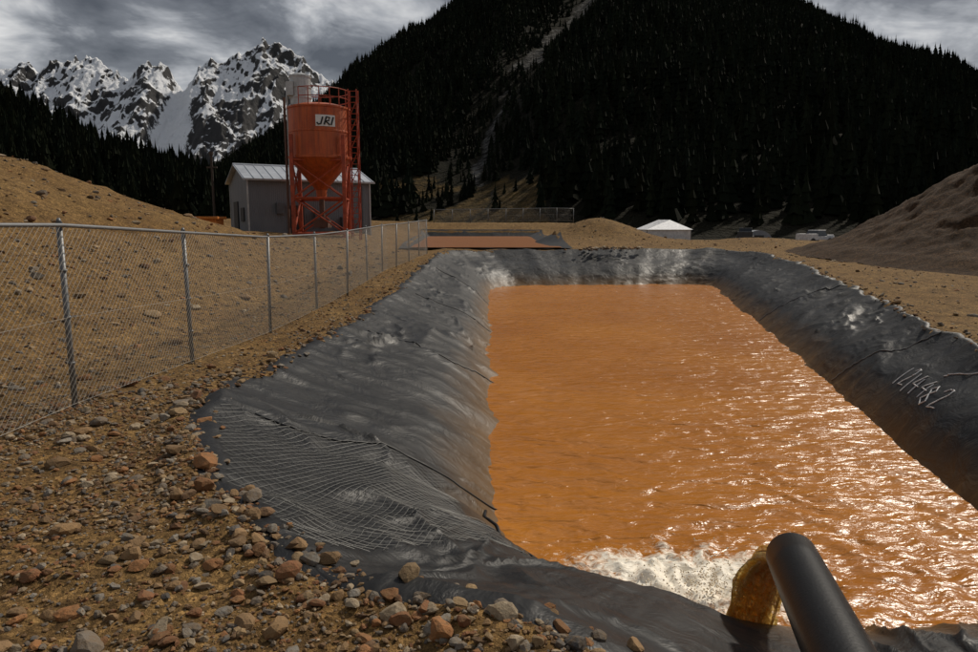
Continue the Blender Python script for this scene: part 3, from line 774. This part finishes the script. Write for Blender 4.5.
gz=np.gradient(Zs,ys,xs);sl=np.hypot(*gz)
cou=np.exp(-((Xg+1225+ (Yg-3000)*.12)/ (30+np.clip(3000-Yg,0,600)*.14))**2)
Zs=Zs-cou*30
snow=.76-(sl-.95)*.42+fbm(Xg*.02,Yg*.02,4,404)*.5+vn(Xg*.004,Zs*.035,405)*.2-rib*.22+sst(150,620,Zs)*.18
snow=np.maximum(snow,cou*1.5)
snow*=sst(60,260,Zs)
ms,nt,b=new_mat('snowy_rock');q=N(nt);p=q.pos()
sn=q.ramp(q.math('ADD',q.attr('snow').outputs['Fac'],q.math('MULTIPLY',q.math('SUBTRACT',q.noise(q.scale(p,(1,1,.45)),.03,7,.8),.5),1.7)),[(.52,0),(.62,1)])
rk=q.mix(q.noise(q.scale(p,(1,1,3)),.02,5,.7),(.018,.018,.020),(.065,.062,.06))
q.l(q.mix(sn,rk,(.86,.88,.91)),b.inputs['Base Color']);b.inputs['Roughness'].default_value=.9
q.l(q.bump(q.noise(p,.03,6,.75),1,14.),b.inputs['Normal'])
mesh_obj('snowy_mountain',np.stack([Xg,Yg,Zs],-1),gridF(640,260),ms,True,{'snow':snow.ravel()})
# ------------------------------------------------------------ sky, sun, camera
az,el=math.radians(44),math.radians(42)
w=bpy.data.worlds.new('World');scene.world=w;w.use_nodes=True;nt=w.node_tree;q=N(nt)
bg=nt.nodes['Background'];bg.inputs['Strength'].default_value=.1
sky=q.n('ShaderNodeTexSky',sky_type='NISHITA');sky.sun_disc=False;sky.sun_elevation=el;sky.sun_rotation=az
tc=q.n('ShaderNodeTexCoord').outputs['Generated'];sp=q.n('ShaderNodeSeparateXYZ');q.l(tc,sp.inputs[0])
zz=q.math('ADD',q.math('MAXIMUM',sp.outputs[2],0.),.22)
cb=q.n('ShaderNodeCombineXYZ');q.l(q.math('DIVIDE',sp.outputs[0],zz),cb.inputs[0]);q.l(q.math('DIVIDE',sp.outputs[1],zz),cb.inputs[1])
n1=q.noise(cb.outputs[0],1.1,6,.55,.6);n2=q.noise(cb.outputs[0],3.2,5,.6,.4)
nn=q.math('ADD',q.math('MULTIPLY',n1,.65),q.math('MULTIPLY',n2,.35))
nn=q.math('ADD',q.math('MULTIPLY',q.math('SUBTRACT',nn,.5),1.6),.5)
def lobe(az_,el_,c0,amp):
    v=q.n('ShaderNodeVectorMath',operation='DOT_PRODUCT');q.l(tc,v.inputs[0])
    A_,E_=math.radians(az_),math.radians(el_)
    v.inputs[1].default_value=(math.sin(A_)*math.cos(E_),math.cos(A_)*math.cos(E_),math.sin(E_))
    return q.math('MULTIPLY',q.ramp(v.outputs['Value'],[(c0,0),(1,1)],'EASE'),amp)
nn=q.math('ADD',nn,lobe(-38,16,.986,.30))
nn=q.math('ADD',nn,lobe(25,50,.75,.12))
nn=q.math('SUBTRACT',nn,.03)
cl=q.ramp(nn,[(.34,(.8,.84,.95)),(.46,(1.7,1.78,1.95)),(.55,(3.7,3.8,4.0)),(.70,(8.8,8.7,8.5))])
q.l(q.mix(.92,sky.outputs[0],cl),bg.inputs['Color'])
sd_=bpy.data.lights.new('sun','SUN');sd_.energy=3.0;sd_.angle=math.radians(3);sd_.color=(1,.91,.78)
so=bpy.data.objects.new('sun',sd_);scene.collection.objects.link(so)
d=Vector((math.sin(az)*math.cos(el),math.cos(az)*math.cos(el),math.sin(el)));so.rotation_euler=(d).to_track_quat('Z','Y').to_euler()
cam=bpy.data.cameras.new('camera');cam.lens=25.77;cam.sensor_width=36;cam.clip_end=8000;cam.clip_start=.05
co=bpy.data.objects.new('camera',cam);scene.collection.objects.link(co);co.location=(0,0,1.8);co.rotation_euler=(math.radians(81.8),0,0)
scene.camera=co
scene.view_settings.view_transform='Standard';scene.view_settings.look='None';scene.view_settings.exposure=0
